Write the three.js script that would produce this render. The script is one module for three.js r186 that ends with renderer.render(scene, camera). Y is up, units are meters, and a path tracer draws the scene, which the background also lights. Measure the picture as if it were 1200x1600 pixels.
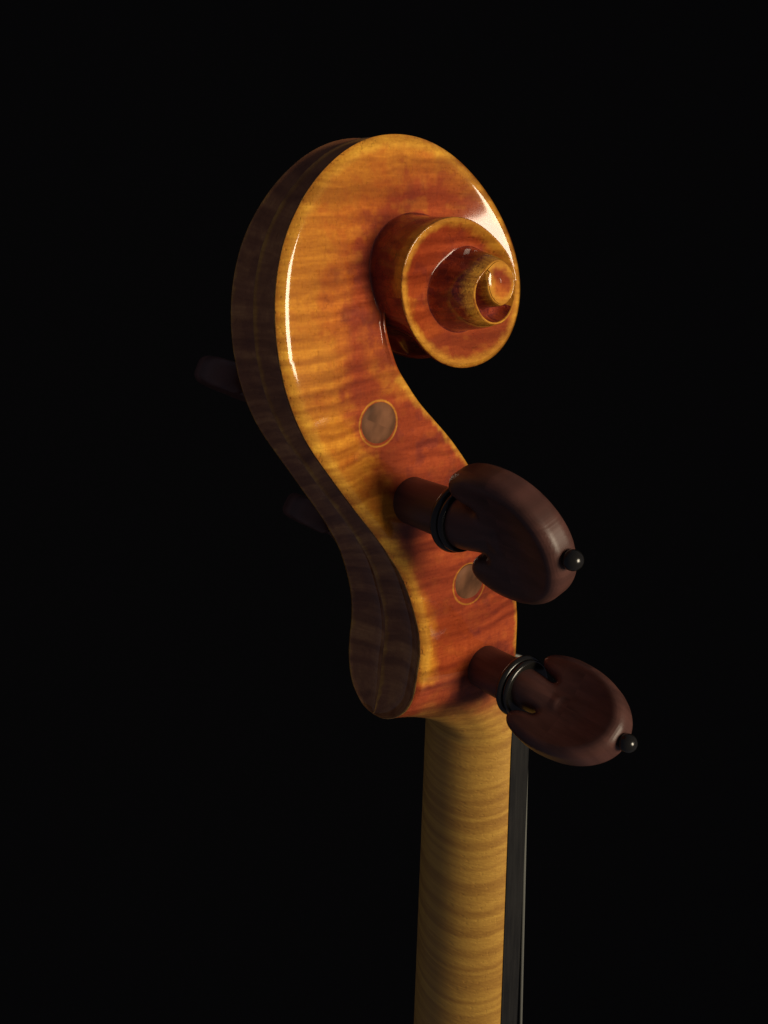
import * as THREE from 'three';
import { RectAreaLightUniformsLib } from 'three/addons/lights/RectAreaLightUniformsLib.js';
import { RoundedBoxGeometry } from 'three/addons/geometries/RoundedBoxGeometry.js';
import { MarchingCubes } from 'three/addons/objects/MarchingCubes.js';
import { mergeVertices } from 'three/addons/utils/BufferGeometryUtils.js';

// ---------------------------------------------------------------- camera, light, exposure
// Violin frame in millimetres: X out of the bass cheek, Y up the neck to the scroll, Z towards the back.
const OY = 215, OZ = 110, MM = 0.001;
const scene = new THREE.Scene();
const camera = new THREE.PerspectiveCamera(56.145, 3 / 4, 0.01, 20);
camera.position.set(130 * MM, OY * MM, OZ * MM);
camera.up.set(-0.23925, 0.95646, -0.16715);
camera.lookAt(130 * MM - 0.76684, OY * MM - 0.29173, OZ * MM - 0.57171);

scene.background = new THREE.Color().setRGB(0.052, 0.052, 0.066);     // the dim, unlit room around the cloth

RectAreaLightUniformsLib.init();
const LAMP_AIM = new THREE.Vector3(0.008, 0.185, 0.012);
const LAMP_DIR = new THREE.Vector3(0.95, 0.09, -0.18).normalize();
const LAMP_POS = LAMP_AIM.clone().addScaledVector(LAMP_DIR, 0.40);
const LAMP_W = 0.14, LAMP_H = 0.14;
const lampLight = new THREE.RectAreaLight(new THREE.Color(1.0, 0.86, 0.64), 22, LAMP_W, LAMP_H);
lampLight.position.copy(LAMP_POS).addScaledVector(LAMP_DIR, -0.004);
lampLight.lookAt(LAMP_AIM);
scene.add(lampLight);

const renderer = new THREE.WebGLRenderer({ antialias: true });
renderer.toneMapping = THREE.LinearToneMapping;
renderer.toneMappingExposure = 1.0;
renderer.shadowMap.enabled = true;

// ---------------------------------------------------------------- helpers
function rng(seed) { let a = seed >>> 0; return () => { a = (a + 0x6D2B79F5) | 0; let t = Math.imul(a ^ (a >>> 15), 1 | a); t = (t + Math.imul(t ^ (t >>> 7), 61 | t)) ^ t; return ((t ^ (t >>> 14)) >>> 0) / 4294967296; }; }
const PERM = new Float32Array(65536); { const r = rng(77); for (let i = 0; i < 65536; i++) PERM[i] = r(); }
function hash2(i, j) { return PERM[(Math.imul(i, 374761393) + Math.imul(j, 668265263) >>> 8) & 65535]; }
function vnoise(x, y) {
  const i = Math.floor(x), j = Math.floor(y); let fx = x - i, fy = y - j;
  fx = fx * fx * fx * (fx * (fx * 6 - 15) + 10); fy = fy * fy * fy * (fy * (fy * 6 - 15) + 10);
  const a = hash2(i, j), b = hash2(i + 1, j), c = hash2(i, j + 1), d = hash2(i + 1, j + 1);
  return a + (b - a) * fx + (c - a) * fy + (a - b - c + d) * fx * fy;
}
function fbm(x, y, n = 4) { let s = 0, a = 0.5, t = 0; for (let k = 0; k < n; k++) { s += a * vnoise(x, y); t += a; a *= 0.5; x = x * 2.03 + 17.1; y = y * 2.03 + 9.7; } return s / t; }
const sat = x => Math.min(1, Math.max(0, x));
const sstep = (a, b, x) => { const t = sat((x - a) / (b - a)); return t * t * (3 - 2 * t); };
const lerp = (a, b, t) => a + (b - a) * t;
function table(tab) {            // monotone-x cubic interpolation of rows [x, v0, v1 ...]
  return (x, k = 1) => {
    const n = tab.length; let i = 0; while (i < n - 2 && tab[i + 1][0] < x) i++;
    const p1 = tab[i], p2 = tab[i + 1], p0 = tab[Math.max(0, i - 1)], p3 = tab[Math.min(n - 1, i + 2)];
    const h = p2[0] - p1[0], t = sat((x - p1[0]) / h);
    const m1 = i > 0 ? (p2[k] - p0[k]) / (p2[0] - p0[0]) * h : p2[k] - p1[k], m2 = i < n - 2 ? (p3[k] - p1[k]) / (p3[0] - p1[0]) * h : p2[k] - p1[k];
    const t2 = t * t, t3 = t2 * t;
    return (2 * t3 - 3 * t2 + 1) * p1[k] + (t3 - 2 * t2 + t) * m1 + (-2 * t3 + 3 * t2) * p2[k] + (t3 - t2) * m2;
  };
}
const ltable = tab => x => { let i = 0; while (i < tab.length - 2 && tab[i + 1][0] < x) i++; return lerp(tab[i][1], tab[i + 1][1], sat((x - tab[i][0]) / (tab[i + 1][0] - tab[i][0]))); };

// ---------------------------------------------------------------- the carved head: curves
// Spiral ridge of the scroll about the eye: turn angle (deg), radius, distance from the centre plane.
const CY = -9.12, CZ = -102.54, S0 = -21, S1 = 1116, STIP = 756;
const spiral = table([[-48, 35.16, 8.59], [-36, 33.48, 8.32], [-24, 31.87, 8.04], [-12, 30.46, 7.71], [0, 29.29, 7.33], [12, 28.13, 6.91], [24, 26.85, 6.53], [36, 25.62, 6.23], [48, 24.47, 6.03], [60, 23.16, 5.95], [72, 21.66, 5.98], [84, 20.12, 6.09], [96, 18.65, 6.26], [108, 17.4, 6.48], [120, 16.44, 6.75], [132, 15.82, 7.07], [144, 15.5, 7.43], [156, 15.45, 7.85], [168, 15.6, 8.33], [180, 15.84, 8.87], [192, 16.01, 9.45], [204, 15.98, 10.04], [216, 15.72, 10.61], [228, 15.2, 11.14], [240, 14.49, 11.62], [252, 13.8, 12.05], [264, 13.26, 12.42], [276, 12.84, 12.76], [288, 12.55, 13.07], [300, 12.37, 13.35], [312, 12.35, 13.63], [324, 12.5, 13.92], [336, 12.77, 14.23], [348, 13.12, 14.57], [360, 13.47, 14.92], [372, 13.56, 15.25], [384, 13.3, 15.55], [396, 12.65, 15.81], [408, 11.73, 16.04], [420, 10.67, 16.22], [432, 9.54, 16.38], [444, 8.5, 16.52], [456, 7.66, 16.63], [468, 7.07, 16.73], [480, 6.74, 16.82], [492, 6.61, 16.91], [504, 6.63, 17.01], [516, 6.74, 17.14], [528, 6.86, 17.3], [540, 6.9, 17.51], [552, 6.83, 17.77], [564, 6.79, 18.07], [576, 6.79, 18.39], [588, 6.76, 18.71], [600, 6.6, 19.02], [612, 6.33, 19.31], [624, 6.02, 19.57], [636, 5.7, 19.8], [648, 5.41, 20.02], [660, 5.17, 20.22], [672, 4.94, 20.42], [684, 4.86, 20.6], [696, 4.74, 20.76], [708, 4.58, 20.92], [720, 4.36, 21.06], [732, 4.05, 21.18], [744, 3.7, 21.26], [756, 3.42, 21.3], [768, 3.31, 21.3], [780, 3.32, 21.3], [792, 3.31, 21.3], [804, 3.23, 21.3], [816, 3.09, 21.3], [828, 2.94, 21.3], [840, 2.82, 21.3], [852, 2.75, 21.3], [864, 2.72, 21.3], [888, 2.72, 21.3], [912, 2.8, 21.3], [936, 2.95, 21.3], [960, 3.08, 21.3], [972, 3.1, 21.3], [984, 3.05, 21.3], [1008, 2.66, 21.3], [1032, 2.38, 21.3], [1056, 2.24, 21.3], [1080, 2.28, 21.3], [1104, 2.55, 21.3], [1116, 2.75, 21.3]]);
function E(s) { const r = spiral(s, 1), a = (180 - s) * Math.PI / 180; return { r, w: spiral(s, 2) + (s < 330 ? 0.09 * (vnoise(s * 0.045 + 5, 2.5) - 0.5) : 0), y: CY + r * Math.sin(a), z: CZ - r * Math.cos(a) }; }
const dropT = ltable([[-21, -0.15], [0, -0.25], [45, 0.2], [80, 0.9], [110, 1.8], [180, 1.9], [240, 1.6], [330, 1.7], [400, 2.0], [480, 2.1], [560, 2.1], [600, 2.5], [700, 2.4], [735, 1.6], [750, 0.6], [756, 0]]);
const footT = ltable([[-21, 0.1], [0, 0.1], [60, 0.2], [90, 0.5], [180, 1.0], [240, 1.5], [270, 1.5], [340, 2.0], [370, 2.0], [400, 1.6], [450, 1.3], [540, 0.9], [640, 0.45], [756, 0.25]]);
const bevT = ltable([[0, 0.35], [540, 0.35], [720, 0.35], [800, 0.3], [1116, 0.22]]);

const vec = (x, y, z) => new THREE.Vector3(x, y, z);
function polycurve(pts) { const c = new THREE.CatmullRomCurve3(pts.map(p => vec(p[2], p[0], p[1])), false, 'centripetal'); c.arcLengthDivisions = 800; return c; }
// back edge (ridge) from below the scroll to the chin: [Y, Z, half width]
const backPts = [S0, -28, -36, -44].map(s => { const e = E(s); return [e.y, e.z, e.w]; }).concat([[-38.48, -81.34, 8.7], [-43.87, -85.23, 9.05], [-48.98, -89.03, 9.6], [-53.63, -92.17, 10.1], [-58.34, -94.82, 10.5], [-64.44, -96.96, 10.9], [-68.98, -97.99, 11.2], [-73.33, -98.2, 11.4], [-77.41, -97.69, 11.35]]);
const chinPts = [[-77.41, -97.69, 11.35], [-80.6, -97.2, 10.95], [-83.3, -96.6, 9.9], [-85.5, -96.0, 8.2], [-87.2, -95.6, 5.8], [-88.2, -95.3, 3.0], [-88.5, -95.2, 0]];
const frontPts = [[-14.6, -88.6, 7.5], [-16.4, -88.5, 7.75], [-18.6, -89.2, 7.95], [-20.6, -90.3, 8.05], [-23.1, -92.1, 8.15], [-26.5, -95.7, 8.3], [-31.9, -101.2, 8.45], [-36.3, -105.4, 8.65], [-42.4, -110.0, 9.0], [-50, -114.3, 9.7], [-58, -117.5, 10.4], [-65, -119.5, 10.95], [-70.8, -120.3, 11.3], [-76.5, -120.3, 11.5], [-80, -120.2, 11.6]];
const backC = polycurve(backPts), chinC = polycurve(chinPts), frontC = polycurve(frontPts);

// ---------------------------------------------------------------- the carved head: surface
const tris = { scroll: [], pegbox: [], neck: [] };
function addGrid(part, rows, out) {        // out(p): roughly outward direction, so that all sheets wind alike
  const T = tris[part]; let sum = 0; const ab = vec(0, 0, 0), ac = vec(0, 0, 0);
  for (let i = 0; i + 1 < rows.length; i++) for (let j = 0; j + 1 < rows[i].length; j++) { ab.subVectors(rows[i][j + 1], rows[i][j]); ac.subVectors(rows[i + 1][j + 1], rows[i][j]); sum += ab.cross(ac).dot(out(rows[i][j])); }
  const flip = sum < 0;
  for (let i = 0; i + 1 < rows.length; i++) for (let j = 0; j + 1 < rows[i].length; j++) {
    const a = rows[i][j], b = rows[i][j + 1], c = rows[i + 1][j + 1], d = rows[i + 1][j];
    const q = [a, b, c, d]; if (q.some(v => v.force)) { const k = q.map(v => { const n = v.clone(); n.t = v.sw || v.t; return n; }); if (flip) T.push([k[0], k[2], k[1]], [k[0], k[3], k[2]]); else T.push([k[0], k[1], k[2]], [k[0], k[2], k[3]]); continue; }
    if (flip) T.push([a, c, b], [a, d, c]); else T.push([a, b, c], [a, c, d]);
  }
}
const outX = () => vec(1, 0, 0), outZ = () => vec(0, 0, 1), outF = () => vec(0, 0, -1), outC = p => vec(0, p.y - CY, p.z - CZ), outN = p => vec(p.x, 0, p.z + 118);
const NF = 26, NW = 14, NB = 3;
function stripRow(s) {
  const e1 = E(s), a = (180 - s) * Math.PI / 180, ca = Math.cos(a), sa = Math.sin(a);
  const at = (r, x, rt = r) => { const v = vec(x, CY + r * sa, CZ - r * ca); v.t = [CY + rt * sa, CZ - rt * ca]; return v; };
  const row = [];
  if (s > STIP) { const n = NF + NW + NB + 1; for (let j = 0; j < n; j++) { const q = j / (n - 1); row.push(at(e1.r * (1 - q), e1.w + 0.12 * Math.sin(Math.min(1, q * 3) * Math.PI / 2) * sstep(STIP, STIP + 60, s))); } return row; }
  const e2 = E(s + 360), b = bevT(s + 360), drop = dropT(s), xb = e1.w - drop;
  let ro = e2.r + b, xo = e2.w - 0.8 * b;
  const close = sstep(STIP, STIP - 40, s);
  const gap = e1.r - ro; 
  const foot = Math.min(footT(s), gap * 0.55), fil = Math.min(lerp(lerp(0.35, 0.7, sstep(40, 120, s)), 0.5, sstep(230, 290, s)), Math.max(0, gap - foot) * 0.45), rb = ro + foot;
  for (let j = 0; j <= NF; j++) {
    const q = Math.pow(j / NF, 1.25), r = lerp(e1.r, rb + fil, q);
    const edge = 0.16 * Math.exp(-q * (e1.r - rb - fil) / 0.25);                 // softened ridge
    const rt = r;
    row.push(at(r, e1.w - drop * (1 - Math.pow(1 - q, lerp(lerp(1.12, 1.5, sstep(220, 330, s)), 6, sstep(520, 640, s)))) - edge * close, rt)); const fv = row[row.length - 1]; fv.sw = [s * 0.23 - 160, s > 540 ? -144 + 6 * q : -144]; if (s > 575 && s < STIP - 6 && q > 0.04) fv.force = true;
  }
  const P0 = [rb + fil, xb], P1 = [rb, xb], bulge = sstep(200, 270, s), P2 = [ro + foot * lerp(0.25, 0.85, bulge), lerp(xb, xo, lerp(0.3, 0.7, bulge))], P3 = [ro, xo];
  for (let j = 1; j <= NW; j++) {
    const t = j / NW, u = 1 - t, B = [u * u * u, 3 * u * u * t, 3 * u * t * t, t * t * t];
    row.push(at(B[0] * P0[0] + B[1] * P1[0] + B[2] * P2[0] + B[3] * P3[0], B[0] * P0[1] + B[1] * P1[1] + B[2] * P2[1] + B[3] * P3[1]));
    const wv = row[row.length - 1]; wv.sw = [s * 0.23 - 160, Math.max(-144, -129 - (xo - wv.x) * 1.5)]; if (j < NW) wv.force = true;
  }
  for (let j = 1; j <= NB; j++) { const t = j / NB; row.push(at(lerp(ro, e2.r, t), lerp(xo, e2.w, t) - (j === NB ? 0.16 * sstep(STIP + 0, STIP - 40, s) : 0) + (j < NB ? 0.1 * b : 0))); }
  return row;
}
{ const rows = []; for (let s = S0; s <= S1 + 0.01; s += 1.5) rows.push(stripRow(s)); 
  const k = Math.round((STIP - S0) / 1.5); addGrid('scroll', rows.slice(0, k + 1), outX); addGrid('scroll', rows.slice(k + 1), outX); }

// back: bevel at the edge, then two gouged channels with a ridge between them
const NX = 30;
function backRow(y, z, w, ny, nz, depth, bev, throatShade = 0) {
  const tx = (v, d) => { v.t = [y - ny * d, z - nz * d]; return v; };
  const row = [vec(w - 0.16 * Math.min(1, w / 6), y, z)];
  const k = Math.min(1, w / 6);
  row.push(vec(w - 0.16 * k - 0.05 * bev * k, y + ny * bev * 0.12, z + nz * bev * 0.12));
  row.push(vec(w - 0.16 * k - 0.25 * bev * k, y + ny * bev * 0.45, z + nz * bev * 0.45));
  const wb = w - 0.8 * bev * k;
  for (let j = 0; j <= NX; j++) {
    const t = 1 - j / NX, q = sat(t / 0.93);
    let d = depth * Math.pow(Math.sin(Math.PI * Math.pow(q, 0.9)), 0.8);
    d += 0.12 * (1 - sat(t / 0.04)) ;
    const v = vec(wb * t, y + ny * (bev - d), z + nz * (bev - d)); v.sw = throatShade ? [y * 1.5 - 40, -133.8 - 9 * (1 - t)] : [y + 0.4 * z + 30, -67.6 + 10.5 * (1 - t)]; if (j) v.force = true; row.push(v);  // underside in the throat takes the dark swatch as painted shade
  }
  return row;
}
function spiralNormal(s) { const a = E(s - 1), b = E(s + 1); let ty = b.y - a.y, tz = b.z - a.z; const l = Math.hypot(ty, tz); return [-tz / l, ty / l]; }
{ const rows = [];
  for (let s = S0; s <= 352; s += 1.5) { const e = E(s); let [ny, nz] = spiralNormal(s); if (ny * (e.y - CY) + nz * (e.z - CZ) < 0) { ny = -ny; nz = -nz; } rows.push(backRow(e.y, e.z, e.w, ny, nz, 2.3 * sstep(337, 300, s), lerp(0.95, 0.4, sstep(230, 332, s)), s > 225)); }  // towards the throat the colour is darkened for its shade
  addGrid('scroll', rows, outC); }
const NL = 130;
const lower = []; for (let i = 0; i <= NL; i++) { const p = backC.getPointAt(i / NL), t = backC.getTangentAt(i / NL); lower.push({ x: p.x, y: p.y, z: p.z, ty: t.y, tz: t.z }); }
{ // make the first frame agree with the spiral
  const e = E(S0), [a, b] = spiralNormal(S0); let n = [a, b]; if (a * (e.y - CY) + b * (e.z - CZ) < 0) n = [-a, -b];
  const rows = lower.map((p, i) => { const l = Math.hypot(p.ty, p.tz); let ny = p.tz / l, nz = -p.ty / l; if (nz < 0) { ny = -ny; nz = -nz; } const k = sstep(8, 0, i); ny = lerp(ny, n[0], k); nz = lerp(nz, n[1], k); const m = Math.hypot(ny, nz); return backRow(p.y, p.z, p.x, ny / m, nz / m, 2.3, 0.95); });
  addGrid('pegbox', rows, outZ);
  const last = lower[NL], l0 = Math.hypot(last.ty, last.tz); let n0 = [last.tz / l0, -last.ty / l0]; if (n0[1] < 0) n0 = [-n0[0], -n0[1]];
  const rows2 = []; const NC = 44;
  for (let i = 0; i <= NC; i++) { const q = i / NC, p = i === 0 ? vec(last.x, last.y, last.z) : chinC.getPointAt(q); const k = sstep(0, 0.5, q); let ny = lerp(n0[0], -0.15, k), nz = lerp(n0[1], 1, k); const m = Math.hypot(ny, nz); rows2.push(backRow(p.y, p.z, Math.max(0.0001, p.x), ny / m, nz / m, 2.3 * Math.min(1, Math.pow(p.x / 10, 0.8)) * (1), lerp(0.95, 0.5, k))); }
  addGrid('pegbox', rows2, outZ);
}
// cheeks of the pegbox, front rim and string channel
const NQ = NF + 5, cheekRows = [], frontRows = [], seam = [];
for (let i = 0; i <= NL; i++) {
  const b = lower[i], fp = frontC.getPointAt(i / NL), f = { x: fp.x, y: fp.y, z: fp.z };
  const row = []; const len = Math.hypot(b.y - f.y, b.z - f.z), k0 = sstep(22, 0, i);
  for (let j = 0; j <= NQ; j++) {
    const q = Math.pow(j / NQ, 1.15), r = q * (len - 0.7) / len;
    const x0 = lerp(b.x, f.x, q) - 0.16 * Math.exp(-q * len / 0.25) + 0.25 * Math.sin(Math.PI * q) * (1 - k0);
    row.push(vec(x0, lerp(b.y, f.y, r), lerp(b.z, f.z, r)));
  }
  row.push(vec(f.x - 0.25, lerp(b.y, f.y, (len - 0.22) / len), lerp(b.z, f.z, (len - 0.22) / len)));
  row.push(vec(f.x - 0.7, f.y, f.z));
  if (i === 0) { const sr = stripRow(S0); for (let j = 0; j < row.length; j++) seam.push(vec(0, 0, 0).subVectors(sr[Math.min(j, NQ)], row[Math.min(j, NQ)])); }
  { const k = sstep(34, 0, i); for (let j = 0; j < row.length; j++) row[j].addScaledVector(seam[j], k); f.x = row[row.length - 1].x + 0.7; f.y = row[row.length - 1].y; f.z = row[row.length - 1].z; }
  cheekRows.push(row);
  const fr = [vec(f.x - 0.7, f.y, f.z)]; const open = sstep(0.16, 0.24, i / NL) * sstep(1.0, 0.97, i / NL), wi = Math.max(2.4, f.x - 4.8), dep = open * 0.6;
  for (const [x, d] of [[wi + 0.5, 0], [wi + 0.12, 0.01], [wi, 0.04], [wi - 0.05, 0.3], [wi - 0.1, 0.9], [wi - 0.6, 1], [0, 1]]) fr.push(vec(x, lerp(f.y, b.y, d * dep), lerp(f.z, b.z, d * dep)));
  for (const v of fr) { v.sw = [v.y - 20, -142 + (v.x % 3)]; if (i / NL < 0.28 && v !== fr[0]) v.force = true; }  // upper end coloured dark to paint in the shade of the throat
  frontRows.push(fr);
}
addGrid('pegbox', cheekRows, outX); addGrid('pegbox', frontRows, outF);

// neck: half round handle, blending under the chin into the pegbox
const NECK0 = -99, NECK1 = -214, FRONT_Z = -120.0;
const neckA = y => 11.75 + (-98 - y) * 0.0195, neckB = y => 8.0 + (-98 - y) * 0.008;
function neckPoint(y, u) { const be = u * Math.PI / 2, c = Math.cos(be), s = Math.sin(be); return vec(neckA(y) * Math.pow(c, 0.97), y, FRONT_Z + neckB(y) * Math.pow(s, 1.12)); }
{ const NU = 2 * NQ, top = [];
  const lastRow = cheekRows[NL];
  const fullTop = [];
  const nA = lastRow.length - 1;
  for (let j = 0; j <= nA; j++) fullTop.push({ p: lastRow[nA - j], u: 0.5 * j / nA });
  for (let j = 1; j <= 44; j++) { const q = j / 44, p = chinC.getPointAt(q); fullTop.push({ p: vec(Math.max(0, p.x - 0.16 * Math.min(1, p.x / 6)), p.y, p.z), u: 0.5 + 0.5 * q }); }
  const rows = []; const NV = 44;
  for (let i = 0; i <= NV; i++) { const t = i / NV, t2 = t * t, t3 = t2 * t, row = [];
    for (const { p, u } of fullTop) {
      const P1 = neckPoint(NECK0, u), D = p.distanceTo(P1), h = sstep(0.22, 1, u), h2 = sstep(0.45, 0.9, u);
      const T0 = vec(0, -(1 - h) - 0.08, -h * 1.15).multiplyScalar(D * lerp(1.0, 1.15, h)), T1 = vec(0, -1, 0).multiplyScalar(D * lerp(1.0, 0.55, h2));
      const q = vec(0, 0, 0).addScaledVector(p, 2 * t3 - 3 * t2 + 1).addScaledVector(T0, t3 - 2 * t2 + t).addScaledVector(P1, -2 * t3 + 3 * t2).addScaledVector(T1, t3 - t2);
      row.push(q);
    }
    rows.push(row);
  }
  for (let it = 0; it < 80; it++) for (let i = 1; i < NV; i++) for (let j = 1; j < rows[i].length - 1; j++) {
    const k = 0.5 * sstep(0, 0.3, i / NV) * sstep(1, 0.8, i / NV) * sstep(0.2, 0.4, fullTop[j].u) * sstep(0.85, 0.65, fullTop[j].u); if (k < 0.001) continue;
    const a = rows[i][j - 1], b = rows[i][j + 1], c = rows[i - 1][j], d = rows[i + 1][j], v = rows[i][j];
    v.lerp(vec((a.x + b.x + c.x + d.x) / 4, (a.y + b.y + c.y + d.y) / 4, (a.z + b.z + c.z + d.z) / 4), k);
  }
  addGrid('neck', rows, outN);
  const rows2 = [];
  for (let i = 0; i <= 60; i++) { const y = lerp(NECK0, NECK1, i / 60); rows2.push(fullTop.map(({ u }) => neckPoint(y, u))); }
  addGrid('neck', rows2, outN);
  // flat front, under the fingerboard, and the lower end
  const fr = []; for (const y of [-80, NECK0, NECK1]) fr.push([vec(y === -80 ? 10.9 : neckA(y), y, y === -80 ? -120.2 : FRONT_Z), vec(0, y, y === -80 ? -120.2 : FRONT_Z)]); addGrid('neck', fr, outF);
  const end = fullTop.map(({ u }) => neckPoint(NECK1, u)); addGrid('neck', [end, end.map(() => vec(0, NECK1, FRONT_Z))], () => vec(0, -1, 0));
}
// weld, shade smoothly across the parts, split again; wood is mapped by its place in the block (Z, Y)
const TEX = { z0: -145, z1: -55, y0: -185, y1: 15 };
function weld() {
  const pos = [], uv = [], ranges = {}; let n = 0;
  for (const part of Object.keys(tris)) { const start = n; for (const m of [1, -1]) for (const t of tris[part]) { const o = m > 0 ? t : [t[0], t[2], t[1]]; for (const v of o) { const [ty, tz] = v.t || [v.y, v.z]; pos.push(v.x * m * MM, (v.y + OY) * MM, (v.z + OZ) * MM); uv.push((tz - TEX.z0) / (TEX.z1 - TEX.z0), (ty - TEX.y0) / (TEX.y1 - TEX.y0)); } n += 3; } ranges[part] = [start, n]; }
  let g = new THREE.BufferGeometry(); g.setAttribute('position', new THREE.Float32BufferAttribute(pos, 3));
  g = mergeVertices(g, 4e-6); g.computeVertexNormals();
  const P = g.attributes.position, N = g.attributes.normal, idx = g.index, out = {};
  for (const part of Object.keys(ranges)) {
    const map = new Map(), p = [], u = [], nn = [], ii = [];
    for (let i = ranges[part][0]; i < ranges[part][1]; i += 3) {
      const t = [idx.getX(i), idx.getX(i + 1), idx.getX(i + 2)]; if (t[0] === t[1] || t[1] === t[2] || t[0] === t[2]) continue;
      for (let q = 0; q < 3; q++) { const v = t[q], a = uv[(i + q) * 2], b = uv[(i + q) * 2 + 1], key = v + '_' + Math.round(a * 1e5) + '_' + Math.round(b * 1e5); let k = map.get(key); if (k === undefined) { k = p.length / 3; map.set(key, k); p.push(P.getX(v), P.getY(v), P.getZ(v)); u.push(a, b); nn.push(N.getX(v), N.getY(v), N.getZ(v)); } ii.push(k); }
    }
    const q = new THREE.BufferGeometry(); q.setAttribute('position', new THREE.Float32BufferAttribute(p, 3)); q.setAttribute('uv', new THREE.Float32BufferAttribute(u, 2)); q.setAttribute('normal', new THREE.Float32BufferAttribute(nn, 3)); q.setIndex(ii); out[part] = q;
  }
  return out;
}
const headGeo = weld();

// ---------------------------------------------------------------- varnished flamed maple
const CAPS = [[-31.2, -89.2], [-62.0, -107.8], [-44.9, -95.8], [-78.9, -111.6]];
function edgeGrid() {            // distance to the nearest carved edge, and to the outer edge of the head alone
  const GX = 226, GY = 501, all = new Float32Array(GX * GY).fill(99), outer = new Float32Array(GX * GY).fill(99);
  const A = [], B = [];
  for (let s = S0; s <= S1; s += 2) { const e = E(s); A.push([e.y, e.z, s > 330 ? e.r : 0]); if (s < 300) B.push([e.y, e.z]); }
  for (let i = 0; i <= 300; i++) { const b = backC.getPointAt(i / 300), c = frontC.getPointAt(i / 300); A.push([b.y, b.z, 0]); if (i > 45) A.push([c.y, c.z, 0]); B.push([b.y, b.z]); }
  const stamp = (G, pts, R) => { for (const [y, z, er] of pts) { const gx = (z - TEX.z0) / 0.4, gy = (y - TEX.y0) / 0.4, k = Math.ceil(R / 0.4); for (let j = Math.max(0, Math.floor(gy - k)); j <= Math.min(GY - 1, gy + k); j++) for (let i = Math.max(0, Math.floor(gx - k)); i <= Math.min(GX - 1, gx + k); i++) { let d = Math.hypot(i - gx, j - gy) * 0.4; if (er && Math.hypot(TEX.y0 + j * 0.4 - CY, TEX.z0 + i * 0.4 - CZ) > er) d *= 1.8; if (d < G[j * GX + i]) G[j * GX + i] = d; } } };
  stamp(all, A, 3); stamp(outer, B, 16);
  const get = (G, y, z) => { const fx = sat((z - TEX.z0) / 0.4 / (GX - 1.001)) * (GX - 1.001), fy = sat((y - TEX.y0) / 0.4 / (GY - 1.001)) * (GY - 1.001), i = Math.floor(fx), j = Math.floor(fy), a = fx - i, b = fy - j, k = j * GX + i; return lerp(lerp(G[k], G[k + 1], a), lerp(G[k + GX], G[k + GX + 1], a), b); };
  return { all: (y, z) => get(all, y, z), outer: (y, z) => get(outer, y, z) };
}
function flame(y, z) {           // curl of the maple: uneven bands across the grain
  const yy = y + 0.05 * (z + 95) + 1.5 * (fbm(z * 0.09 + 3, y * 0.05 + 8, 3) - 0.5) * 2.2;
  const a = vnoise(yy * 0.46 + 11, z * 0.035), b = vnoise(yy * 0.95 + 40, z * 0.06 + 5), c = vnoise(yy * 1.9 + 90, z * 0.16);
  return sat(0.5 + (a - 0.5) * 0.75 + (b - 0.5) * 0.85 + (c - 0.5) * 0.4);
}
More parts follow.
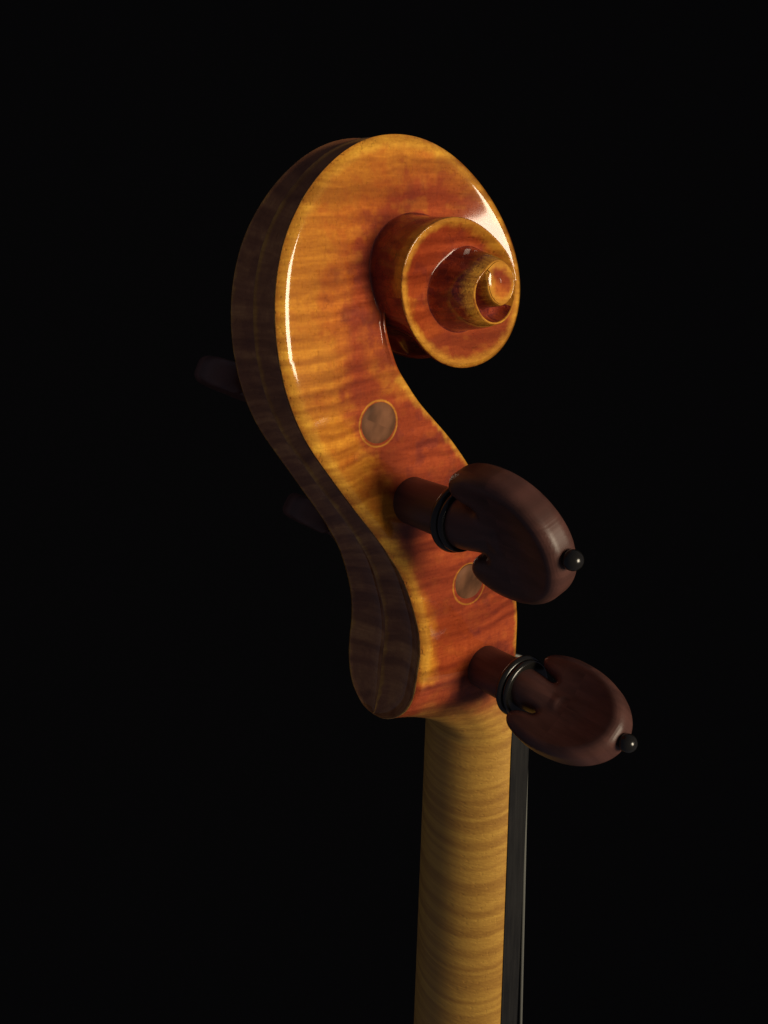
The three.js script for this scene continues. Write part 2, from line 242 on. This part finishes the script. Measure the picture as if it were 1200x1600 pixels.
function woodMaps() {
  const W = 1024, H = 2048, col = new Uint8Array(W * H * 4), bmp = new Uint8Array(W * H * 4), D = edgeGrid();
  const enc = v => { v = sat(v); return Math.round(255 * (v <= 0.0031308 ? v * 12.92 : 1.055 * Math.pow(v, 1 / 2.4) - 0.055)); };
  const GOLD = [0.64, 0.235, 0.022], AMBER = [0.55, 0.140, 0.016], RED = [0.35, 0.052, 0.014], PLUM = [0.15, 0.022, 0.020], WORN_AND_GLINT = [0.72, 0.34, 0.035], BARE = [0.62, 0.335, 0.058];
  const c = [0, 0, 0], mix = (k, t) => { for (let i = 0; i < 3; i++) c[i] += (k[i] - c[i]) * t; };
  const rnd = rng(5);
  for (let j = 0; j < H; j++) { const y = lerp(TEX.y0, TEX.y1, (j + 0.5) / H);
    for (let i = 0; i < W; i++) { const z = lerp(TEX.z0, TEX.z1, (i + 0.5) / W), k = (j * W + i) * 4;
      const de = D.all(y, z), dout = D.outer(y, z), fl = flame(y, z);
      const m1 = fbm(y * 0.22 + 5, z * 0.22 + 1, 4), m2 = fbm(y * 0.9 + 31, z * 0.9 + 7, 4), m3 = fbm(y * 3.1, z * 3.1 + 50, 3);
      const streak = fbm(y * 4.2 + 7, z * 0.55 + 3, 3), fibre = fbm(y * 0.35, z * 5.5, 3);
      c[0] = GOLD[0]; c[1] = GOLD[1]; c[2] = GOLD[2];
      // red varnish lies thick away from the handled outer edge
      const dd = dout + ((m1 - 0.5) * 12 + (m2 - 0.5) * 4) * lerp(1, 0.35, sstep(-36, -56, y));
      const thr = lerp(lerp(10, 4.8, sstep(-10, -30, y)), 0.4, sstep(-34, -56, y)), dr = dout + ((m1 - 0.5) * 6 + (m2 - 0.5) * 1.6) * lerp(1, 0.45, sstep(-36, -56, y));
      mix(AMBER, sstep(lerp(2, 0, sstep(-30, -50, y)), lerp(8, 4, sstep(-30, -50, y)), dd) * 0.8 + 0.15);
      mix(RED, sstep(thr, thr + lerp(3.8, 2.6, sstep(-34, -56, y)), dr) * 0.95);
      const er = Math.hypot(y - CY, z - CZ); mix(RED, 0.9 * sstep(20, 14.5, er + (m1 - 0.5) * 9 + (m2 - 0.5) * 4) * sstep(2.4, 3.2, er));
      mix(PLUM, 0.4 * sstep(17.5, 14.5, er + (m1 - 0.5) * 5 + (m2 - 0.5) * 5) * sstep(13.2, 14.4, er) * sstep(-95, -86, z));
      mix(PLUM, 0.45 * sstep(0.50, 0.78, fbm(y * 0.42 + 12, z * 0.42 + 80, 5)) * sstep(5, 11, dd));
      mix(GOLD, (0.3 - 0.22 * sstep(thr, thr + 3, dr)) * sstep(0.52, 0.8, fbm(y * 0.5 + 60, z * 0.35 + 2, 4)));
      // varnish rubbed off the edges and round the peg holes
      mix(WORN_AND_GLINT, 0.8 * sstep(1.5, 0.1, de + (m2 - 0.5) * 1.0));
      for (const [cy, cz] of CAPS) { const d = Math.hypot(y - cy, z - cz) - 3.62; if (d < 1) mix(WORN_AND_GLINT, 0.6 * sstep(0.24, 0.05, Math.abs(d - 0.1) + (m3 - 0.5) * 0.2)); }
      if (z < -127) {                                                  // thick brownish varnish left in the carving; also painted shade in the throat
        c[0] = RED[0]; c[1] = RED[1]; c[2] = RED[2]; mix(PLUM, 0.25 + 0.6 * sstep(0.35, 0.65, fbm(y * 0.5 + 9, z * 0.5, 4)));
        mix(WORN_AND_GLINT, 0.75 * sstep(-132.6, -130.2, z + (m2 - 0.5) * 2));
      }
      if (z > -69) {                                                   // browned varnish of the back
        c[0] = 0.45; c[1] = 0.185; c[2] = 0.062; mix(PLUM, 0.35 * sstep(0.35, 0.7, fbm(y * 0.3 + 9, z * 0.3, 4)));
        mix(WORN_AND_GLINT, 0.6 * sstep(-66.6, -67.4, z + (m2 - 0.5) * 0.8)); mix(WORN_AND_GLINT, 0.55 * sstep(-57.75, -57.25, z + (m2 - 0.5) * 0.5));  // worn edge; middle ridge painted paler for the glint along it
      }
      // bare oiled neck
      if (z > -127 && z < -69) mix(BARE, sstep(-84, -94, y + (m1 - 0.5) * 7 + 0.0 * z));
      const bare = z > -127 && z < -69 ? sstep(-86, -93, y) : 0;
      const blk = vnoise(z * 1.3 + 3, y * 0.35) * 0.6 + vnoise(z * 2.9, y * 0.6 + 30) * 0.4; let f = lerp(0.62, 1.2, sat(fl)) * (1 + 0.22 * (blk - 0.5) * sstep(0.35, 0.8, fl)); if (bare > 0) { const v = y + 0.45 * (z + 118) + 0.6 * (fbm(z * 0.2, y * 0.11 + 40, 2) - 0.5); const nb = 0.4 * vnoise(v * 0.62 + 200, z * 0.05) + 0.6 * vnoise(v * 1.05 + 20, z * 0.06); const nf = 1.02 - 0.26 * sstep(0.2, 0.85, nb) - 0.08 * vnoise(v * 2.7 + 9, z * 0.3); f = lerp(f, nf, bare); }
      f *= 0.86 + 0.28 * streak; f *= 0.97 + 0.06 * fibre; f *= 0.9 + 0.2 * m3;
      const gsh = lerp(1, f, 0.35);                                  // dark bands are redder
      col[k] = enc(c[0] * f); col[k + 1] = enc(c[1] * f * gsh); col[k + 2] = enc(c[2] * f * gsh); col[k + 3] = 255;
      let h = 0.5 + 0.30 * (fbm(y * 1.1 + 2, z * 1.1, 3) - 0.5) + 0.08 * (fibre - 0.5) + 0.22 * (fbm(y * 3.3, z * 3.3 + 9, 2) - 0.5);
      if (vnoise(y * 2.3 + 70, z * 2.3) > 0.88) h -= 0.4; if (vnoise(y * 5.1 + 7, z * 5.1) > 0.92) h -= 0.25;
      bmp[k] = bmp[k + 1] = bmp[k + 2] = Math.round(255 * sat(h)); bmp[k + 3] = 255;
    } }
  const mk = (d, srgb) => { const t = new THREE.DataTexture(d, W, H, THREE.RGBAFormat); t.magFilter = THREE.LinearFilter; t.minFilter = THREE.LinearMipmapLinearFilter; t.generateMipmaps = true; t.wrapS = t.wrapT = THREE.ClampToEdgeWrapping; if (srgb) t.colorSpace = THREE.SRGBColorSpace; t.needsUpdate = true; return t; };
  return { map: mk(col, true), bump: mk(bmp, false) };
}
const wood = woodMaps();
const varnish = new THREE.MeshPhysicalMaterial({ map: wood.map, bumpMap: wood.bump, bumpScale: 0.00017, roughness: 0.6, specularIntensity: 0.15, clearcoat: 1, clearcoatRoughness: 0.07 });
const oiled = new THREE.MeshPhysicalMaterial({ map: wood.map, bumpMap: wood.bump, bumpScale: 0.00008, roughness: 0.52 });

// tone and grain for the pegs and the ebony
function grainMap(base, amp, seed, sx, sy) {
  const W = 256, H = 512, d = new Uint8Array(W * H * 4);
  const enc = v => { v = sat(v); return Math.round(255 * (v <= 0.0031308 ? v * 12.92 : 1.055 * Math.pow(v, 1 / 2.4) - 0.055)); };
  for (let j = 0; j < H; j++) for (let i = 0; i < W; i++) { const k = (j * W + i) * 4, n = fbm(i * sx + seed, j * sy, 4), m = fbm(i * 0.02 + seed, j * 0.02 + 4, 3); const f = 1 + amp * (n - 0.5) * 2 + amp * (m - 0.5); for (let c = 0; c < 3; c++) d[k + c] = enc(base[c] * f); d[k + 3] = 255; }
  const t = new THREE.DataTexture(d, W, H, THREE.RGBAFormat); t.magFilter = THREE.LinearFilter; t.wrapS = t.wrapT = THREE.RepeatWrapping; t.colorSpace = THREE.SRGBColorSpace; t.needsUpdate = true; return t;
}
function poreMap() {
  const W = 512, H = 512, d = new Uint8Array(W * H * 4);
  for (let j = 0; j < H; j++) for (let i = 0; i < W; i++) { const k = (j * W + i) * 4; let h = 0.6 + 0.3 * (fbm(i * 0.25, j * 0.02 + 3, 3) - 0.5) + 0.25 * (fbm(i * 0.03 + 8, j * 0.03, 3) - 0.5); if (vnoise(i * 0.45 + 90, j * 0.035) > 0.86) h -= 0.35; d[k] = d[k + 1] = d[k + 2] = Math.round(255 * sat(h)); d[k + 3] = 255; }
  const t = new THREE.DataTexture(d, W, H, THREE.RGBAFormat); t.magFilter = THREE.LinearFilter; t.wrapS = t.wrapT = THREE.RepeatWrapping; t.needsUpdate = true; return t;
}
const pegWood = new THREE.MeshPhysicalMaterial({ map: grainMap([0.088, 0.036, 0.028], 0.4, 3, 0.10, 0.012), bumpMap: poreMap(), bumpScale: 0.000022, roughness: 0.42, specularIntensity: 0.8 });
const pegEnd = new THREE.MeshPhysicalMaterial({ map: grainMap([0.165, 0.070, 0.034], 0.6, 21, 0.05, 0.012), roughness: 0.6, specularIntensity: 0.25 });
const ebony = new THREE.MeshPhysicalMaterial({ map: grainMap([0.015, 0.014, 0.012], 0.5, 9, 0.2, 0.012), roughness: 0.42 });
const black = new THREE.MeshPhysicalMaterial({ color: new THREE.Color().setRGB(0.012, 0.011, 0.010), roughness: 0.2 });

// ---------------------------------------------------------------- the violin
const violin = new THREE.Group(); violin.name = 'violin';
violin.userData = { label: 'amber varnished violin head with carved scroll, pegs, neck and black fingerboard', category: 'violin' };
scene.add(violin);
function part(name, geo, mat, parent, label) { const m = new THREE.Mesh(geo, mat); m.name = name; m.castShadow = m.receiveShadow = true; if (label) m.userData.label = label; parent.add(m); return m; }
part('scroll', headGeo.scroll, varnish, violin, 'glossy amber carved scroll with spiral volute');
part('pegbox', headGeo.pegbox, varnish, violin, 'red and amber varnished pegbox');
part('neck', headGeo.neck, oiled, violin, 'bare flamed maple neck');

// fingerboard and nut
{ const sh = (y0, y1, flat) => {
    const rows = [], secs = 40;
    for (let i = 0; i <= secs; i++) { const y = lerp(y0, y1, i / secs), a = neckA(Math.min(-98, y)) + (y > -98 ? (y + 98) * -0.0195 : 0) + 0.12, row = [];
      row.push(vec(0, y, -119.6), vec(a - 0.15, y, -119.6), vec(a, y, -119.75));
      for (let j = 0; j <= 4; j++) row.push(vec(a + 0.05, y, lerp(-119.75, -124.3, j / 4)));
      row.push(vec(a - 0.1, y, -124.65), vec(a - 0.4, y, -124.9));
      for (let j = 1; j <= 12; j++) { const t = j / 12, x = (a - 0.4) * (1 - t); row.push(vec(x, y, -124.9 - 2.0 * (1 - Math.pow(x / (a - 0.4), 2)))); }
      rows.push(row); }
    return rows; };
  const rows = sh(-87.6, -216), pos = [], uv = [];
  const quad = (a, b, c, d) => { for (const v of [a, b, c, a, c, d]) { pos.push(v.x * MM, (v.y + OY) * MM, (v.z + OZ) * MM); uv.push(v.x * 0.03 + v.z * 0.05, v.y * 0.02); } };
  const neg = v => vec(-v.x, v.y, v.z);
  for (let i = 0; i + 1 < rows.length; i++) for (let j = 0; j + 1 < rows[i].length; j++) { quad(rows[i][j], rows[i][j + 1], rows[i + 1][j + 1], rows[i + 1][j]); quad(neg(rows[i][j]), neg(rows[i + 1][j]), neg(rows[i + 1][j + 1]), neg(rows[i][j + 1])); }
  for (const r of [rows[0], rows[rows.length - 1]]) { const c = vec(0, r[0].y, -122); for (let j = 0; j + 1 < r.length; j++) { quad(c, r[j], r[j + 1], c); quad(c, neg(r[j + 1]), neg(r[j]), c); } }
  let g = new THREE.BufferGeometry(); g.setAttribute('position', new THREE.Float32BufferAttribute(pos, 3)); g.setAttribute('uv', new THREE.Float32BufferAttribute(uv, 2)); g.deleteAttribute('normal'); g = mergeVertices(g, 2e-6); g.computeVertexNormals();
  part('fingerboard', g, ebony, violin, 'black fingerboard glued along the neck');
  const nut = new RoundedBoxGeometry(22.4 * MM, 5.2 * MM, 7.2 * MM, 4, 1.1 * MM); nut.translate(0, (-85.0 + OY) * MM, (-123.1 + OZ) * MM);
  part('nut', nut, ebony, violin);
}

// strings: wound off the pegs, over the nut and down the fingerboard
const steel = new THREE.MeshStandardMaterial({ color: new THREE.Color().setRGB(0.26, 0.26, 0.23), metalness: 0.4, roughness: 0.45 });
for (const [x0, x1, rad, py, pz] of [[8.9, 9.5, 0.36, -78.9, -111.6], [2.9, 3.4, 0.36, -44.9, -95.8], [-2.7, -3.2, 0.33, -31.2, -89.2], [-8.2, -9.4, 0.14, -62.0, -107.8]]) {
  const crown = (x, y) => -124.9 - 2.0 * (1 - Math.pow(x / (neckA(Math.min(-98, y)) - 0.3), 2));
  const pts = [vec(x0 * 0.35, py - 1, pz - 4.4), vec(x0 * 0.5, lerp(py, -84, 0.5), lerp(pz - 4.4, -124.5, 0.5)), vec(x0 * 0.90, -82.6, -125.6), vec(x0, -85.2, -126.9), vec(x0 * 1.005, -88, crown(x0, -88) - 0.8)];
  for (let y = -110; y >= -216; y -= 21) { const x = lerp(x0, x1, (-88 - y) / 128); pts.push(vec(x, y, crown(x, y) - 0.8 - (-88 - y) * 0.038)); }
  const c = new THREE.CatmullRomCurve3(pts.map(p => vec(p.x * MM, (p.y + OY) * MM, (p.z + OZ) * MM)), false, 'centripetal');
  part('string', new THREE.TubeGeometry(c, 120, rad * MM, 8), steel, violin);
}

// tuning pegs: the axis is +X, the thumb piece lies in the local X-Y plane
const half0 = [[20.5, 3.9], [23, 3.8], [25.6, 3.7], [27.5, 3.8], [28.3, 4.3], [27.7, 4.8], [26.0, 5.3], [24.4, 6.2], [23.6, 7.8], [24.4, 9.7], [26.8, 11.0], [29.8, 11.6], [33.2, 11.5], [36.6, 10.8], [39.6, 9.4], [42.1, 7.3], [43.9, 4.7], [44.8, 2.0], [44.9, 0]];
const half = half0.map(([u, v]) => [u > 28 ? 28 + (u - 28) * 0.965 : u, v * 0.96]);
function thumbGeometry() {
  const c = new THREE.CatmullRomCurve3(half.map(p => vec(p[0], p[1], 0)), false, 'centripetal'); const up = c.getSpacedPoints(70).map(p => [p.x, p.y]);
  const poly = up.concat(up.slice(0, -1).reverse().map(p => [p[0], -p[1]]));
  const sd = (px, py) => { let d = 1e9, s = 1; const n = poly.length; for (let i = 0, j = n - 1; i < n; j = i++) { const ex = poly[j][0] - poly[i][0], ey = poly[j][1] - poly[i][1], wx = px - poly[i][0], wy = py - poly[i][1], t = sat((wx * ex + wy * ey) / (ex * ex + ey * ey)), bx = wx - ex * t, by = wy - ey * t; d = Math.min(d, bx * bx + by * by); const c1 = py >= poly[i][1], c2 = py < poly[j][1], c3 = ex * wy > ey * wx; if ((c1 && c2 && c3) || (!c1 && !c2 && !c3)) s = -s; } return s * Math.sqrt(d); };
  const R = 96, mc = new MarchingCubes(R, new THREE.MeshBasicMaterial(), false, false, 400000), S = 15.5, ox = 32; mc.isolation = 0; 
  const F = mc.field, hs = R / 2, flat = new Float32Array(R * R);
  for (let j = 0; j < R; j++) for (let i = 0; i < R; i++) flat[j * R + i] = sd(ox + (i - hs) / hs * S, (j - hs) / hs * S);
  for (let k = 0; k < R; k++) for (let j = 0; j < R; j++) for (let i = 0; i < R; i++) {
    const x = ox + (i - hs) / hs * S, y = (j - hs) / hs * S, z = (k - hs) / hs * S, d2 = flat[j * R + i];
    const inner = Math.hypot((x - 34.5) / 9.5, y / 11), h = 2.85 - 0.8 * sstep(1.0, 0.2, inner), r = 2.0;
    const wx = d2 + r, wy = Math.abs(z) - h + r; let d = Math.min(Math.max(wx, wy), 0) + Math.hypot(Math.max(wx, 0), Math.max(wy, 0)) - r;
    const t = sat((x - 22) / 8), stem = Math.max(Math.hypot(y, z) - lerp(4.5, 2.2, t * t), x - 31, 20.5 - x);
    const kk = 1.4, hh = sat(0.5 + 0.5 * (stem - d) / kk); d = lerp(stem, d, hh) - kk * hh * (1 - hh);
    F[k * R * R + j * R + i] = -Math.max(d, 21.0 - x);
  }
  mc.update();
  const n = mc.count, p = new Float32Array(n * 3), uv = new Float32Array(n * 2);
  for (let i = 0; i < n; i++) { p[i * 3] = (ox + mc.positionArray[i * 3] * S) * MM; p[i * 3 + 1] = mc.positionArray[i * 3 + 1] * S * MM; p[i * 3 + 2] = mc.positionArray[i * 3 + 2] * S * MM; uv[i * 2] = p[i * 3 + 1] / MM * 0.03; uv[i * 2 + 1] = p[i * 3] / MM * 0.03; }
  let g = new THREE.BufferGeometry(); g.setAttribute('position', new THREE.BufferAttribute(p, 3)); g.setAttribute('uv', new THREE.BufferAttribute(uv, 2)); g = mergeVertices(g, 1e-6); g.computeVertexNormals(); return g;
}
const lathe = (pts, n = 64) => { const g = new THREE.LatheGeometry(pts.map(p => new THREE.Vector2(Math.max(p[1], 0) * MM, p[0] * MM)), n); g.rotateZ(-Math.PI / 2); return g; };   // pts [axis, radius]
const thumb = thumbGeometry();
function ring(u0, u1, r) { const pts = [[u0, 3]], n = 10; for (let i = 0; i <= n; i++) { const a = Math.PI * i / n, m = (u0 + u1) / 2, h = (u1 - u0) / 2; pts.push([m - h * Math.cos(a), r - h + h * Math.sin(a)]); } pts.push([u1, 3]); return lathe(pts); }
function makePeg(endU) {
  const g = new THREE.Group(); g.name = 'tuning_peg';
  part('shaft', lathe([[endU + 0.3, 3.2], [endU + 1, 3.66], [endU + 8, 3.74], [0, 3.85], [20.8, 4.15], [21.2, 4.1], [21.2, 0]]), pegWood, g);
  const e = [[endU, 0]]; for (let i = 1; i <= 10; i++) { const a = Math.PI / 2 * i / 10; e.push([endU + 0.12 * i / 10 + 0.4 * sstep(0.7, 1, i / 10), 3.68 * Math.min(1, i / 9.6)]); } e.push([endU + 2.2, 3.70], [endU + 2.2, 3.2]);
  const eg = lathe(e), ep = eg.attributes.position, eu = eg.attributes.uv; for (let i = 0; i < ep.count; i++) eu.setXY(i, ep.getY(i) * 35 + endU * 0.37, ep.getZ(i) * 35 + endU * 0.11);
  part('peg_end', eg, pegEnd, g);
  part('collar', ring(20.5, 22.0, 5.7), black, g); part('collar', ring(21.9, 23.1, 5.3), black, g);
  part('thumb_piece', thumb, pegWood, g);
  const pip = []; for (let i = 0; i <= 16; i++) { const a = Math.PI * (0.12 + 0.88 * i / 16); pip.push([45.3 - 1.55 * Math.cos(a), 1.55 * Math.sin(a)]); } pip.unshift([43.6, 0.9]);
  part('pip', lathe(pip, 40), black, g);
  return g;
}
// [Y, Z, side, turn about the axis, half width of the far cheek]
const pegSpots = [[-44.9, -95.8, 1, 0, 9.2, 'dark brown wooden peg standing out beside the upper peg end, thumb piece edge on'], [-78.9, -111.6, 1, 0, 11.6, 'dark brown wooden peg next to the fingerboard'], [-31.2, -89.2, -1, 0, 8.55, 'peg whose round end shows in the cheek below the scroll'], [-62.0, -107.8, -1, 0, 10.75, 'peg whose round end shows in the cheek between the two thumb pieces']];
const widthDir = [[0.935, 0.355], [0.68, -0.73], [0.42, 0.9], [0.5, 0.87]];            // direction of the thumb piece in (Y, Z)
pegSpots.forEach(([y, z, side, , w, label], i) => {
  const p = makePeg(-w - 0.5); p.userData.label = label; if (i) p.name = 'tuning_peg_00' + i;
  p.position.set(0, (y + OY) * MM, (z + OZ) * MM);
  const [a, b] = widthDir[i], ax = vec(side, 0, 0), wd = vec(0, a, b).normalize(), nn = vec(0, 0, 0).crossVectors(ax, wd);
  p.quaternion.setFromRotationMatrix(new THREE.Matrix4().makeBasis(ax, wd, nn));
  if (i === 1) p.getObjectByName('thumb_piece').scale.y = 0.77;        // a slightly narrower replacement peg
  violin.add(p);
});

// ---------------------------------------------------------------- cloth behind and the lamp
{ const g = new THREE.PlaneGeometry(3.2, 3.2, 1, 1), fwd = vec(-0.76684, -0.29173, -0.57171);
  const m = new THREE.Mesh(g, new THREE.MeshStandardMaterial({ color: new THREE.Color().setRGB(0.004, 0.004, 0.0042), roughness: 1 })); m.name = 'backdrop';
  m.userData = { kind: 'structure', label: 'plain black cloth backdrop behind the violin', category: 'backdrop' };
  m.position.copy(camera.position).addScaledVector(fwd, 1.3); m.lookAt(camera.position); m.receiveShadow = true; scene.add(m); }
{ const lamp = new THREE.Group(); lamp.name = 'lamp'; lamp.userData = { label: 'small square panel lamp with a warm diffuser shining on the violin', category: 'lamp' };
  lamp.position.copy(LAMP_POS); lamp.lookAt(LAMP_AIM);
  const hs = new RoundedBoxGeometry(LAMP_W + 0.016, LAMP_H + 0.016, 0.02, 3, 0.004); hs.translate(0, 0, -0.0125);
  part('housing', hs, black, lamp);
  part('diffuser', new THREE.BoxGeometry(LAMP_W, LAMP_H, 0.002), new THREE.MeshStandardMaterial({ color: 0xffffff, emissive: new THREE.Color(1, 0.86, 0.64), emissiveIntensity: 1 }), lamp);
  scene.add(lamp); }

scene.traverse(o => { if (o.isMesh) { o.castShadow = true; o.receiveShadow = true; } });
renderer.render(scene, camera);
